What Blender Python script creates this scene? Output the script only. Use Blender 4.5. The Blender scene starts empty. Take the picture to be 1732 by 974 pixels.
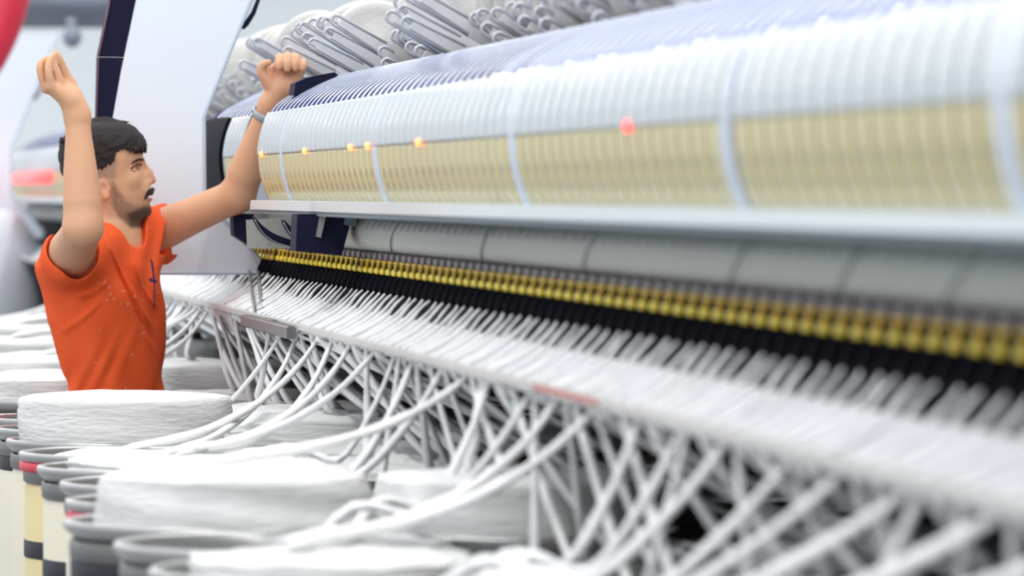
import bpy, math, random
import numpy as np
from mathutils import Vector
random.seed(7); np.random.seed(7)
S = bpy.context.scene; COL = S.collection
PI = math.pi
# ------------------------------------------------------------------ camera
H = 1.58; F = 9000.0; CX, CY = 866.0, 487.0
PHI = math.atan(162/F); PSI = math.atan(1266*math.cos(PHI)/F)
cd = bpy.data.cameras.new('camera'); cam = bpy.data.objects.new('camera', cd); COL.objects.link(cam)
cam.location = (0, 0, H); cam.rotation_euler = (PI/2-PHI, 0, -PSI)
cd.sensor_width = 36; cd.lens = F/1732*36; cd.clip_start = .1; cd.clip_end = 200
cd.dof.use_dof = True; cd.dof.focus_distance = 11.7; cd.dof.aperture_fstop = 5.2
S.camera = cam
sp, cp, ss, cs = math.sin(PHI), math.cos(PHI), math.sin(PSI), math.cos(PSI)
def at(px, py, Y):
    u = (px-CX)/F; v = -(py-CY)/F
    r = np.array([ss*cp, cs*cp, -sp]) + u*np.array([cs, -ss, 0]) + v*np.array([ss*sp, cs*sp, cp])
    r = r*(Y/r[1]); return np.array([r[0], Y, H+r[2]])
# ------------------------------------------------------------------ light
w = bpy.data.worlds.new('hall_light'); S.world = w; w.use_nodes = True
w.node_tree.nodes['Background'].inputs[0].default_value = (.88, .94, 1, 1)
w.node_tree.nodes['Background'].inputs[1].default_value = .86
def area(name, loc, sx, sy, e, rot=(0,0,0), col=(1,.98,.95)):
    l = bpy.data.lights.new(name, 'AREA'); l.shape = 'RECTANGLE'; l.size = sx; l.size_y = sy; l.energy = e; l.color = col
    o = bpy.data.objects.new(name, l); COL.objects.link(o); o.location = loc; o.rotation_euler = rot
area('tube_row_aisle', (-.1, 20, 3.6), .10, 41, 370)
area('tube_row_machine', (1.75, 20, 3.9), .10, 41, 270)
area('face_fill_left', (-2.2, 20, 3.4), .10, 41, 200)  # added strip lighting the worker's face from the left
area('wall_fill_right', (5.0, 24, 4.2), .10, 33, 300)  # added strip to brighten the far wall
S.view_settings.view_transform = 'Standard'; S.view_settings.look = 'None'
S.view_settings.gamma = 1; S.view_settings.use_curve_mapping = False; S.view_settings.exposure = 0.13
# ------------------------------------------------------------------ helpers
def mat(name, col, rough=.5, metal=0, bump=0, bscale=40, bstretch=(1,1,1), var=0, coat=0, attr=None, emit=None, spec=.5, trans=0):
    m = bpy.data.materials.new(name); m.use_nodes = True; nt = m.node_tree; b = nt.nodes['Principled BSDF']
    b.inputs['Base Color'].default_value = (*col, 1); b.inputs['Roughness'].default_value = rough
    b.inputs['Metallic'].default_value = metal; b.inputs['Coat Weight'].default_value = coat
    b.inputs['Coat Roughness'].default_value = .08; b.inputs['Specular IOR Level'].default_value = spec
    if trans: b.inputs['Transmission Weight'].default_value = trans
    if emit: b.inputs['Emission Color'].default_value = (*emit[0], 1); b.inputs['Emission Strength'].default_value = emit[1]
    if bump or var:
        tc = nt.nodes.new('ShaderNodeTexCoord'); mp = nt.nodes.new('ShaderNodeMapping'); n = nt.nodes.new('ShaderNodeTexNoise')
        nt.links.new(tc.outputs['Object'], mp.inputs[0]); nt.links.new(mp.outputs[0], n.inputs[0])
        mp.inputs['Scale'].default_value = bstretch; n.inputs['Scale'].default_value = bscale; n.inputs['Detail'].default_value = 5
        if bump:
            bn = nt.nodes.new('ShaderNodeBump'); bn.inputs['Strength'].default_value = bump; bn.inputs['Distance'].default_value = .01
            nt.links.new(n.outputs[0], bn.inputs['Height']); nt.links.new(bn.outputs[0], b.inputs['Normal'])
        if var and not attr:
            mx = nt.nodes.new('ShaderNodeMix'); mx.data_type = 'RGBA'
            mx.inputs[6].default_value = (*[c*(1-var) for c in col], 1); mx.inputs[7].default_value = (*[min(1, c*(1+var)) for c in col], 1)
            nt.links.new(n.outputs[0], mx.inputs[0]); nt.links.new(mx.outputs[2], b.inputs['Base Color'])
    if attr:
        a = nt.nodes.new('ShaderNodeAttribute'); a.attribute_name = attr; nt.links.new(a.outputs['Color'], b.inputs['Base Color'])
    return m
M = dict(
 cotton=mat('cotton_sliver', (.77,.77,.765), .95, bump=.55, bscale=30, bstretch=(1,1,5), var=.05, spec=.15),
 sliver=mat('sliver_tape', (.84,.84,.845), .9, bump=.35, bscale=60, var=.05, spec=.15),
 hood=mat('pale_clear_hood', (.52,.565,.59), .3, coat=.3, var=.04, bscale=8),
 yellow=mat('pale_yellow_plastic', (.58,.505,.245), .35, coat=.3, var=.08, bscale=20),
 divider=mat('pale_blue_strip', (.56,.62,.73), .4),
 navy=mat('navy_plastic', (.009,.010,.032), .6, var=.2, bscale=30, spec=.12),
 navygloss=mat('navy_liner', (.014,.017,.10), .8, spec=.05),
 paleliner=mat('pale_blue_liner', (.20,.25,.45), .6, spec=.2),
 maroon=mat('maroon_edge', (.16,.06,.09), .5),
 lid=mat('lid_skin', (.60,.31,.19), .5),
 chrome=mat('chrome', (.9,.9,.92), .12, metal=1),
 greyliner=mat('grey_liner', (.07,.075,.06), .7, spec=.2),
 toprib=mat('clear_top_rib', (.42,.46,.60), .25, coat=.3),
 lip=mat('lip_grey', (.62,.68,.70), .3, coat=.3, var=.05, bscale=5),
 gap=mat('dark_teal_edge', (.10,.14,.17), .45),
 duct=mat('duct_plastic', (.40,.41,.38), .5, var=.18, bscale=60, bump=.15),
 yknob=mat('yellow_guide_plastic', (.90,.66,.02), .35, coat=.2),
 ochre=mat('ochre_guide_plastic', (.66,.42,.03), .4),
 black=mat('black_plastic', (.006,.006,.010), .9, spec=.04),
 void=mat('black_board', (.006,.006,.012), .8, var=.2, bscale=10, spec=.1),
 nub=mat('grey_nub', (.16,.14,.15), .5, var=.2, bscale=50),
 apron=mat('brushed_apron', (.86,.88,.92), .35, metal=.0, coat=.3, bump=.05, bscale=30, bstretch=(1,8,1)),
 rail=mat('cream_rail', (.56,.54,.52), .5, var=.12, bscale=6),
 redtape=mat('red_tape', (.50,.20,.17), .5, var=.1, bscale=20),
 steel=mat('can_steel', (.20,.195,.19), .4, metal=.6, bump=.08, bscale=20, bstretch=(1,1,8), var=.15),
 rim=mat('can_rim_steel', (.40,.40,.40), .3, metal=.7, var=.1, bscale=10),
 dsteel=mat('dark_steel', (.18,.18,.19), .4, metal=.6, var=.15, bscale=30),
 cream=mat('cream_can_body', (.76,.70,.56), .45, var=.05, bscale=6),
 ycream=mat('yellowish_can_body', (.74,.62,.32), .45, var=.05, bscale=6),
 cblack=mat('can_black_stripe', (.012,.01,.02), .5),
 red=mat('red_band', (.62,.02,.05), .4, var=.05, bscale=12),
 green=mat('green_band', (.15,.5,.42), .4),
 panel=mat('panel_paint', (.76,.82,.90), .45, var=.015, bscale=3),
 panele=mat('panel_edge', (.50,.58,.68), .4),
 package=mat('yarn_package', (.62,.61,.59), .9, bump=.25, bscale=90, bstretch=(1,6,1), var=.05, spec=.1),
 cradle=mat('cradle_grey', (.50,.51,.55), .4, metal=.3, var=.1, bscale=30),
 cradlepl=mat('cradle_plate', (.60,.60,.62), .45, var=.06, bscale=30),
 led=mat('orange_lamp', (1,.25,.1), .4, emit=((1,.18,.05), 3.5)),
 redlamp=mat('red_lamp', (1,.1,.1), .4, emit=((1,.08,.09), 1.8)),
 floor=mat('floor_paint', (.30,.31,.32), .5, var=.2, bscale=3, bump=.1),
 wall=mat('wall_paint', (.80,.83,.86), .7, var=.03, bscale=1),
 haze=mat('far_machine_grey', (.22,.24,.30), .6, var=.3, bscale=4),
 rod=mat('bracket_steel', (.30,.31,.31), .4, metal=.5, var=.15, bscale=30),
 thread=mat('thread_white', (.9,.9,.92), .8),
 sack=mat('pale_sack', (.55,.60,.66), .7, bump=.5, bscale=8, var=.1),
 skin=mat('skin', (.6,.35,.22), .5, bump=.08, bscale=120, attr='tint', spec=.35),
 shirt=mat('orange_cotton', (.8,.1,.02), .85, bump=.12, bscale=220, attr='tint', spec=.15),
 hair=mat('dark_hair', (.028,.02,.02), .65, bump=.7, bscale=170, bstretch=(1,1,2.5), var=.4, spec=.3),
 eyew=mat('eye_white', (.72,.68,.66), .25), iris=mat('iris_brown', (.03,.018,.012), .2),
 trouser=mat('dark_trousers', (.03,.035,.06), .9, bump=.2, bscale=60), shoe=mat('shoe_black', (.02,.02,.02), .5),
 band=mat('bracelet_grey', (.36,.40,.43), .4, metal=.3),
)
# perforated yellow panel: three rows of small dark oval slots per unit
def perforate(m):
    nt = m.node_tree; b = nt.nodes['Principled BSDF']
    g = nt.nodes.new('ShaderNodeAttribute'); g.attribute_name = 'slot'
    mx = nt.nodes.new('ShaderNodeMix'); mx.data_type = 'RGBA'
    src = b.inputs['Base Color'].links[0].from_socket
    nt.links.new(src, mx.inputs[6]); mx.inputs[7].default_value = (.20,.20,.18,1)
    nt.links.new(g.outputs['Fac'], mx.inputs[0]); nt.links.new(mx.outputs[2], b.inputs['Base Color'])
perforate(M['yellow'])

def mesh(name, V, Fc, m, parent=None, smooth=True, mats=None, fm=None):
    me = bpy.data.meshes.new(name); me.from_pydata([tuple(map(float, v)) for v in V], [], [tuple(map(int, f)) for f in Fc]); me.update()
    me.materials.append(m)
    if mats:
        for x in mats: me.materials.append(x)
        me.polygons.foreach_set('material_index', fm)
    if smooth: me.polygons.foreach_set('use_smooth', [True]*len(me.polygons))
    o = bpy.data.objects.new(name, me); COL.objects.link(o)
    if parent: o.parent = parent
    return o
def empty(name, label, cat, loc=(0,0,0), group=None):
    o = bpy.data.objects.new(name, None); COL.objects.link(o); o.location = loc; o.empty_display_size = .05
    return tag(o, label, cat, group)
def tag(o, label, cat, group=None):
    o['label'] = label; o['category'] = cat
    if group: o['group'] = group
    return o
def clone(root, loc=None, label=None, group=None):
    r = root.copy(); COL.objects.link(r)
    if loc is not None: r.location = loc
    if label: r['label'] = label
    if group: r['group'] = group
    for ch in list(root.children):
        c = ch.copy(); COL.objects.link(c); c.parent = r
        for g in list(ch.children):
            d = g.copy(); COL.objects.link(d); d.parent = c
    return r
class MB:
    def __init__(s): s.V = []; s.F = []
    def add(s, V, Fc):
        n = len(s.V); s.V += [tuple(v) for v in V]; s.F += [tuple(i+n for i in f) for f in Fc]; return s
    def box(s, a, b, bev=.0):
        x0,y0,z0 = a; x1,y1,z1 = b
        if not bev:
            return s.add([(x0,y0,z0),(x1,y0,z0),(x1,y1,z0),(x0,y1,z0),(x0,y0,z1),(x1,y0,z1),(x1,y1,z1),(x0,y1,z1)],
                  [(0,3,2,1),(4,5,6,7),(0,1,5,4),(1,2,6,5),(2,3,7,6),(3,0,4,7)])
        prof = [(x0+bev,z0),(x1-bev,z0),(x1,z0+bev),(x1,z1-bev),(x1-bev,z1),(x0+bev,z1),(x0,z1-bev),(x0,z0+bev)]
        return s.prism(prof, y0, y1)
    def prism(s, prof, y0, y1):      # prof: closed (x,z) polygon (ccw), extruded along y
        n = len(prof)
        V = [(x,y0,z) for x,z in prof]+[(x,y1,z) for x,z in prof]
        Fc = [(i,(i+1)%n,n+(i+1)%n,n+i) for i in range(n)]+[tuple(range(n-1,-1,-1)), tuple(range(n,2*n))]
        return s.add(V, Fc)
    def tube(s, P, r, n=10, flat=1, cap=True, up=(0,1,0)):
        P = [np.array(p, float) for p in P]; N = len(P); rr = r if hasattr(r, '__len__') else [r]*N
        V = []; up = np.array(up, float)
        for i in range(N):
            t = P[min(i+1,N-1)]-P[max(i-1,0)]; t /= (np.linalg.norm(t)+1e-9)
            a = up - t*np.dot(up,t)
            if np.linalg.norm(a) < 1e-3: a = np.array([1,0,0])-t*t[0]
            a /= np.linalg.norm(a); b = np.cross(t, a)
            for k in range(n):
                q = 2*PI*k/n; V.append(P[i]+a*math.cos(q)*rr[i]+b*math.sin(q)*rr[i]*flat)
        Fc = [(i*n+k, i*n+(k+1)%n, (i+1)*n+(k+1)%n, (i+1)*n+k) for i in range(N-1) for k in range(n)]
        if cap: Fc += [tuple(range(n-1,-1,-1)), tuple(range((N-1)*n, N*n))]
        return s.add(V, Fc)
    def lathe(s, prof, n=48, c=(0,0,0), axis='z'):
        V = []; m = len(prof)
        for r, z in prof:
            for k in range(n):
                q = 2*PI*k/n
                if axis == 'z': V.append((c[0]+r*math.cos(q), c[1]+r*math.sin(q), c[2]+z))
                else: V.append((c[0]+r*math.cos(q), c[1]+z, c[2]-r*math.sin(q)))
        Fc = [(i*n+k, i*n+(k+1)%n, (i+1)*n+(k+1)%n, (i+1)*n+k) for i in range(m-1) for k in range(n)]
        return s.add(V, Fc)
    def ell(s, c, r, n=14, m=9, R=None):
        V = []; 
        for i in range(m+1):
            a = -PI/2+PI*i/m
            for k in range(n):
                q = 2*PI*k/n; v = np.array([r[0]*math.cos(a)*math.cos(q), r[1]*math.cos(a)*math.sin(q), r[2]*math.sin(a)])
                if R is not None: v = R@v
                V.append(v+np.array(c))
        Fc = [(i*n+k, i*n+(k+1)%n, (i+1)*n+(k+1)%n, (i+1)*n+k) for i in range(m) for k in range(n)]
        return s.add(V, Fc)
    def build(s, name, m, parent=None, smooth=True):
        return mesh(name, s.V, s.F, m, parent, smooth)
def sharp(o, ang=35):
    me = o.data; me.shade_smooth() if hasattr(me,'shade_smooth') else None
    me.set_sharp_from_angle(angle=math.radians(ang)); return o
def catmull(P, n=6):
    P = [np.array(p, float) for p in P]; Q = [2*P[0]-P[1]]+P+[2*P[-1]-P[-2]]; out = []
    for i in range(1, len(Q)-2):
        for k in range(n):
            t = k/n; a,b,c,d = Q[i-1],Q[i],Q[i+1],Q[i+2]
            out.append(.5*((2*b)+(-a+c)*t+(2*a-5*b+4*c-d)*t*t+(-a+3*b-3*c+d)*t**3))
    out.append(P[-1]); return out
# ------------------------------------------------------------------ the setting
def struct(o): o['kind'] = 'structure'; return o
struct(MB().box((-6,-1,-.1),(9,42,0)).build('floor', M['floor'], smooth=False))
struct(MB().box((-6,42,0),(9,42.2,6)).build('wall_back', M['wall'], smooth=False))
struct(MB().box((9,-1,0),(9.2,42,6)).build('wall_right', M['wall'], smooth=False))
# ------------------------------------------------------------------ machine frame
Y0, YE = 3.9, 26.0
NAVYB = 0
fr = empty('spinning_machine', 'long cotton spinning machine frame with bright apron plate running the length of the hall', 'machine', (1.3, 15, 0))
def FR(mb, name, m, smooth=False, sh=None):
    o = mb.build(name, m, None, smooth); o.parent = fr; o.matrix_parent_inverse.identity()
    o.location = (-1.3, -15, 0)
    if sh: sharp(o, sh)
    return o
FR(MB().prism([(1.196,H-.243),(1.199,H-.238),(1.122,H-.288),(1.117,H-.290),(1.117,H-.295),(1.122,H-.297),(1.20,H-.248)][::-1], Y0, YE), 'apron_plate', M['apron'])
FR(MB().prism([(1.092,H-.284),(1.1,H-.284),(1.103,H-.281),(1.103,H-.273),(1.098,H-.272),(1.092,H-.274)], Y0, YE), 'front_rail', M['rail'])
FR(MB().prism([(1.0912,H-.283),(1.0922,H-.284),(1.0922,H-.273),(1.0912,H-.274)], 6.95, 7.55), 'rail_tape', M['redtape'])['label'] = 'red tape strip'
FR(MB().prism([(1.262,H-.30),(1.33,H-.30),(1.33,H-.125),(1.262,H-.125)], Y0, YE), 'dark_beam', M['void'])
FR(MB().prism([(1.24,H-.33),(1.30,H-.33),(1.30,H-.30),(1.24,H-.30)], Y0, YE), 'support_beam', M['dsteel'])
FR(MB().prism([(2.30,0),(2.4,0),(2.4,H-.05),(2.30,H-.05)], Y0, YE), 'shade_board', M['void'])  # dark sheet added as black backdrop for the shade under the machine
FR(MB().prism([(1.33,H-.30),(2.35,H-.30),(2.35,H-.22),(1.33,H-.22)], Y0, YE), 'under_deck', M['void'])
cb = FR(MB().prism([(1.40,H-.12),(1.45,H+.1),(1.5,H+.2),(2.1,H+.2),(2.1,H-.12)][::-1], Y0, YE), 'machine_core', M['haze'])
for y in np.arange(4.5, 26, 1.8):
    FR(MB().box((2.24,y-.03,0),(2.30,y+.03,H-.3)), 'leg', M['dsteel'])
# duct under the hoods, with its joints and hanging cables
prof = [(1.272+.052*math.cos(a), H-.082+.043*math.sin(a)) for a in np.linspace(0, 2*PI, 28, endpoint=False)]
FR(MB().prism(prof, 3.9, 12.3), 'suction_duct', M['duct'], True, 50)
FR(MB().prism(prof, 13.0, 26), 'suction_duct', M['duct'], True, 50)
for yc in (8.96, 7.8, 6.56, 5.87, 5.3, 10.3):
    P = [(1.272+.0545*math.cos(a), yc+.14*((a-PI*.72)/1.2)**2*.8-.02, H-.082+.0455*math.sin(a)) for a in np.linspace(PI*.72, PI*1.32, 14)]
    FR(MB().tube(P, .0013, 6), 'cable', M['gap'], True)
# lip rail along the bottom edge of the hoods
lipp = [(1.136,H-.020),(1.140,H-.0185),(1.19,H-.0185),(1.19,H-.041),(1.140,H-.043),(1.134,H-.040)]
for a, b in ((3.9, 12.5), (12.95, 13.45), (14.4, 25.2)):
    FR(MB().prism(lipp, a, b), 'lip_rail', M['lip'])
    FR(MB().prism([(1.137,H-.043),(1.16,H-.040),(1.16,H-.049),(1.137,H-.050)], a, b), 'lip_gap_strip', M['gap'])  # dark strip drawn for the dark gap between lip and duct
# ------------------------------------------------------------------ hood units
PR = [(1.184,H-.024),(1.172,H-.002),(1.160,H+.038),(1.155,H+.0872),(1.160,H+.13),(1.174,H+.174),(1.190,H+.200),(1.212,H+.219),(1.245,H+.238),(1.282,H+.2555),(1.318,H+.269),(1.356,H+.279)]
PRC = catmull([(x,0,z) for x,z in PR], 9)
PRC = [(p[0],p[2]) for p in PRC]
NP = len(PRC)
def pnorm(i):
    a = PRC[max(i-1,0)]; b = PRC[min(i+1,NP-1)]; t = np.array([b[0]-a[0], b[1]-a[1]]); t /= np.linalg.norm(t); return (-t[1], t[0])
def strip(i0, i1, y0, y1, off=0, bul=.005, nu=9, thick=.003, power=.5):
    V = []; idx = list(range(i0, i1+1)); n = len(idx)
    for side in (0, 1):
        for i in idx:
            nx, nz = pnorm(i)
            for u in range(nu):
                s = 2*u/(nu-1)-1; o = off + bul*max(0,1-abs(s)**2.6)**power - (thick if side else 0)
                V.append((PRC[i][0]+nx*o, y0+(y1-y0)*u/(nu-1), PRC[i][1]+nz*o))
    N = n*nu; Fc = []
    for a in range(n-1):
        for u in range(nu-1):
            q = a*nu+u; Fc.append((q, q+nu, q+nu+1, q+1)); Fc.append((N+q, N+q+1, N+q+nu+1, N+q+nu))
    for a in range(n-1):
        q = a*nu; Fc.append((q, N+q, N+q+nu, q+nu)); q = a*nu+nu-1; Fc.append((q, q+nu, N+q+nu, N+q))
    for u in range(nu-1):
        Fc.append((u, u+1, N+u+1, N+u)); q = (n-1)*nu+u; Fc.append((q, N+q, N+q+1, q+1))
    return V, Fc
IY = 27; IW = 48   # profile indices: yellow panel ends, white part ends
def unit_parts(root, pitch=.1, detail=True, top='navygloss'):
    hp = pitch/2; g_ = .009 if top == 'paleliner' else .004
    V, Fc = strip(IY, IW, -hp+g_, hp-g_, .001, .0052); mesh('hood', V, Fc, M['hood'], root)
    V, Fc = strip(0, IW, -hp, hp, -.0045, .0, nu=3); mesh('inner_liner', V, Fc, M['greyliner'], root)
    V, Fc = strip(0, IY, -hp+g_, hp-g_, 0, .0034, nu=21 if detail else 9); o = mesh('yellow_panel', V, Fc, M['yellow'], root)
    if detail:
        co = np.array(V); at_ = o.data.attributes.new('slot', 'FLOAT', 'POINT')
        # fine slots
        z = co[:,2]-H; y = co[:,1]
        row = np.min([abs(z-c) for c in (-.015, .010, .037)], axis=0); colm = abs(y)
        at_.data.foreach_set('value', np.clip(1.9-np.maximum(row/.0055, colm/.013), 0, 1)*.6)
    V, Fc = strip(IW, NP-1, -.019, .019, .0002, .0007); mesh('top_rib', V, Fc, M['toprib'], root)
    V, Fc = strip(IW, NP-1, -hp, hp, -.0008, .0, nu=3); mesh('top_recess', V, Fc, M[top], root)
def glint(root):
    p = PRC[IW]; nx, nz = pnorm(IW)
    MB().ell((p[0]+nx*.002, 0, p[1]+nz*.002), (.0065,.009,.0065), 24, 14).build('glint_bead', M['chrome'], root)  # bead added to imitate sparkles off the glossy hood edge
def guide_parts(root):
    x = 1.246
    MB().box((x-.006,-.028,H-.139),(x+.012,.028,H-.124), .003).build('nub', M['nub'], root, False)
    # yellow hook: arched bar with the drop-shaped handle at its foot
    hk = MB().tube(catmull([(x+.014,.0,H-.150),(x+.010,0,H-.1405),(x-.001,0,H-.1385),(x-.007,0,H-.146),(x-.008,0,H-.155)], 5), .0042, 8)
    hk.tube([(x-.007,-.030,H-.1405),(x-.007,.030,H-.1405)], .0032, 8)
    o = hk.build('hook', M['ochre'], root)
    MB().ell((x-.011,0,H-.1605), (.0066,.024,.0085)).build('handle', M['yknob'], root)
    tr = MB().tube([(x-.009,0,H-.166),(x-.013,0,H-.174),(x-.019,0,H-.188),(x-.026,0,H-.200),(x-.028,0,H-.203)], [.006,.0098,.0100,.0068,.002], 10)
    tr.V = [(a, b*2.3, c) for a, b, c in tr.V]
    tr.build('trumpet', M['black'], root)
gl = 'spinning position with ribbed pale hood and yellow panel, no lamp lit'
def zone(y):
    return 'beside the worker, left of the first pale blue strip' if y > 11.81 else 'between the first and second pale blue strips' if y > 10.0 else 'between the second and third pale blue strips' if y > 8.18 else 'between the third and fourth pale blue strips' if y > 6.4 else 'right of the fourth pale blue strip'
def make_unit(hood=True, guide=True, top='navygloss', pin=False):
    r = empty('spinning_position', gl, 'spinning position', (0,0,0), 'unlit spinning positions along the machine')
    if hood: unit_parts(r, top=top)
    if pin: glint(r)
    if guide: guide_parts(r)
    return r
U = make_unit(); UN = make_unit(top='paleliner'); UL = make_unit(top='paleliner', pin=True); UG = make_unit(hood=False)
lamp_lbl = {432:'beside the elbow', 520:'right of the strip nearest the worker', 597:'left one of the close pair',
            628:'right one of the close pair', 714:'next one right of the close pair', 1066:'large and blurred at centre right'}
def ofpx(px, X=1.157):   # Y of a point of the hood front that is seen at pixel column px
    lo, hi = 3., 40.
    for _ in range(50):
        m_ = (lo+hi)/2
        if at(px, 250, m_)[0] < X: lo = m_
        else: hi = m_
    return (lo+hi)/2
lampY = {px: ofpx(px) for px in lamp_lbl}
divY = [ofpx(480), ofpx(639), ofpx(872), ofpx(1232), ofpx(1705)]
ys = list(np.arange(12.45, 3.95, -.1)); used = False
PIN = {39,40,42,43,44,47,50,51,55,58,59,63,66,70,71,75,78,79,82}
LM = MB().ell((1.148, 0, H+.0885), (.006,.018,.0072)).build('indicator_lamp', M['led'])
LB = MB().ell((1.148, 0, H+.0885), (.006,.016,.0085)).build('indicator_lamp', M['redlamp'])
for i, y in enumerate(ys):
    r = U if not i else clone(U if y > 8.6 else ((UL if i in PIN else UN) if y < 8.05 else (UL if i in PIN else U)), (0, y, 0))
    r.location.y = y
    r['label'] = 'unlit ribbed hood position ' + zone(y); r['group'] = 'unlit positions ' + zone(y)
    for px, ly in lampY.items():
        if i and (abs(ly-y) <= .05 or (px == 432 and i == 1)):
            r['label'] = 'hooded position with small red lamp lit, ' + lamp_lbl[px]
            if 'group' in r: del r['group']
            lm = LM.copy() if px != 1066 else LB.copy(); COL.objects.link(lm); lm.parent = r; break
for o_ in list(UN.children)+[UN]+list(UL.children)+[UL]: bpy.data.objects.remove(o_)
bpy.data.objects.remove(LM); bpy.data.objects.remove(LB)
for y in np.arange(13.40, 12.97, -.1): clone(U, (0, y, 0), 'unlit ribbed hood position left of the raised left forearm', 'hood positions left of the forearm')
for y in np.arange(13.5, 14.1, .1): clone(UG, (0, y, 0), 'spinning position without hood under the black shade strip by the tall panel', 'open positions at the dark hood end')
first = True
for y in np.arange(12.55, 12.95, .1):
    r = UG if first else clone(UG, (0, y, 0)); r.location.y = y; first = False
    r['label'] = 'spinning position without hood in the gap behind the forearm'; r['group'] = 'open spinning positions behind the forearm'
FU = empty('spinning_position', 'far spinning position beyond the tall white panel', 'spinning position', (0,17.7,0), 'far spinning positions left of the worker')
unit_parts(FU, .2, False)
for y in np.arange(17.9, 25.1, .2): clone(FU, (0, y, 0))
for y in divY:
    V, Fc = strip(0, IW, y-.036, y+.036, .0045, .0015, nu=7, thick=.004); FR(MB().add(V, Fc), 'divider_strip', M['divider'], True, 40)
for y in np.arange(13.5, 14.1, .1):
    V, Fc = strip(IW, NP-1, y-.017, y+.017, .0002, .0007); FR(MB().add(V, Fc), 'top_rib', M['toprib'], True)
V, Fc = strip(IW, NP-1, 13.46, 14.16, -.0008, 0, nu=3); FR(MB().add(V, Fc), 'top_recess', M['navygloss'], True)
# black strip standing in for the shadow on the hoods beside the tall panel
V, Fc = strip(0, IW, 13.46, 14.16, .012, .004, nu=5, thick=.01); FR(MB().add(V, Fc), 'end_shade', M['void'], True, 40)
# chrome latch beads added along the near hood edge for their highlights
# stubs of yarn hanging at the top of the duct
yl = MB()
for y in np.arange(5, 10.9, .1):
    a0 = PI*.70; P = [(1.272+.0535*math.cos(a), y+.016*(a-a0)**2, H-.082+.0445*math.sin(a)) for a in np.linspace(a0, PI*.95, 6)]
    yl.tube(P, .0011, 5)
FR(yl, 'yarn_stubs', M['haze'], True)['kind'] = 'stuff'
# ------------------------------------------------------------------ cradles and packages
def cradle(rank):
    r = empty('package_cradle', '', 'cradle')
    tx, tz = [(1.255,.392),(1.250,.366),(1.245,.342)][rank]; ex, ez = [(1.47,.262),(1.47,.24),(1.47,.222)][rank]
    d = np.array([ex-tx, ez-tz]); d /= np.linalg.norm(d); n = np.array([-d[1], d[0]]); L = .135; hw = .0115
    P = []
    for a in np.linspace(PI/2, 3*PI/2, 9): P.append(np.array([tx,tz])+d*hw+ d*hw*math.cos(a)+n*hw*math.sin(a))
    P = [np.array([tx,tz])+d*L+n*hw*1.3]+P+[np.array([tx,tz])+d*L-n*hw*1.3]
    MB().tube([(p[0],0,H+p[1]) for p in P], .0038, 8, up=(0,1,0)).build('handle_loop', M['cradle'], r)
    a = np.array([tx,tz])+d*L
    q = [a+n*hw*1.5, a-n*hw*1.5, np.array([ex+.05,ez-.03])-n*.016, np.array([ex+.05,ez-.03])+n*.02]
    MB().prism([(p[0],H+p[1]) for p in q][::-1], -.006, .006).build('arm_plate', M['cradlepl'], r, False)
    q = [np.array([tx,tz])+d*.02+n*.008, np.array([tx,tz])+d*L+n*.009, np.array([tx,tz])+d*L-n*.009, np.array([tx,tz])+d*.02-n*.008]
    MB().prism([(p[0],H+p[1]) for p in q][::-1], -.004, .004).build('web', M['cradlepl'], r, False)
    return r
CR = [cradle(i) for i in range(3)]; cused = [0,0,0]
def package():
    r = empty('yarn_package', '', 'yarn package')
    p = [(0,-.042),(.024,-.043),(.024,-.041),(.096,-.040),(.113,-.037),(.116,-.032),(.114,.032),(.110,.038),(.095,.041),(.024,.042),(0,.042)]
    MB().lathe(p, 48, axis='y').build('yarn_winding', M['package'], r)
    MB().lathe([(.020,-.050),(.025,-.050),(.026,.050),(.020,.050),(.018,0),(.020,-.050)], 20, axis='y').build('paper_cone', M['cradlepl'], r)
    return r
PK = package(); pu = False
for k, y in enumerate(np.arange(8.2, 20, .1)):
    rk = [0,1,0,0,2,0,1,0,0,0,2,1][k % 12]
    r = CR[rk] if not cused[rk] else clone(CR[rk]); cused[rk] = 1; r.location = (0, y, random.uniform(-.006,.006))
    if not ((11.75 < y < 12.95) or (10.25 < y < 10.75) or (13.6 < y < 14.0)): r.location.x = .10; r.location.z -= .05
    if y < 14.2: cz = 'left of or behind the raised left hand' if y > 12.3 else 'in the bare row right of the raised left hand' if y > 11.3 else 'between the bare row and the top edge' if y > 10 else 'at the top edge of the view'; r['label'] = 'grey looped package cradle handle '+cz; r['group'] = 'package cradles '+cz
    else: r['label'] = 'blurred grey package cradle just right of the tall white panel'; r['group'] = 'package cradles beyond the tall panel'
    if (11.75 < y < 12.95) or (10.25 < y < 10.75) or (13.6 < y < 14.0): continue
    loc = (1.492+random.uniform(-.012,.012), y+.05, H+.362+random.uniform(-.008,.008))
    p = clone(PK) if pu else PK; pu = True; p.location = loc
    p.rotation_euler = (.20+random.uniform(-.03,.03), 0, -.16+random.uniform(-.03,.03)); sc = [1.04,.99,.95,.9,.97][k//2%5]*random.uniform(.98,1.02); p.scale = (sc,.92,sc)
    g = 'near' if y < 11.7 else ('behind the raised left hand' if y < 14.2 else 'beyond the tall panel')
    p['label'] = {'near':'large white yarn package in the row right of the bare cradle loops', 'behind the raised left hand':'white yarn package above and behind the raised left hand'}.get(g, 'blurred white yarn package just right of the tall white panel')
    p['group'] = 'yarn packages ' + g
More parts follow.
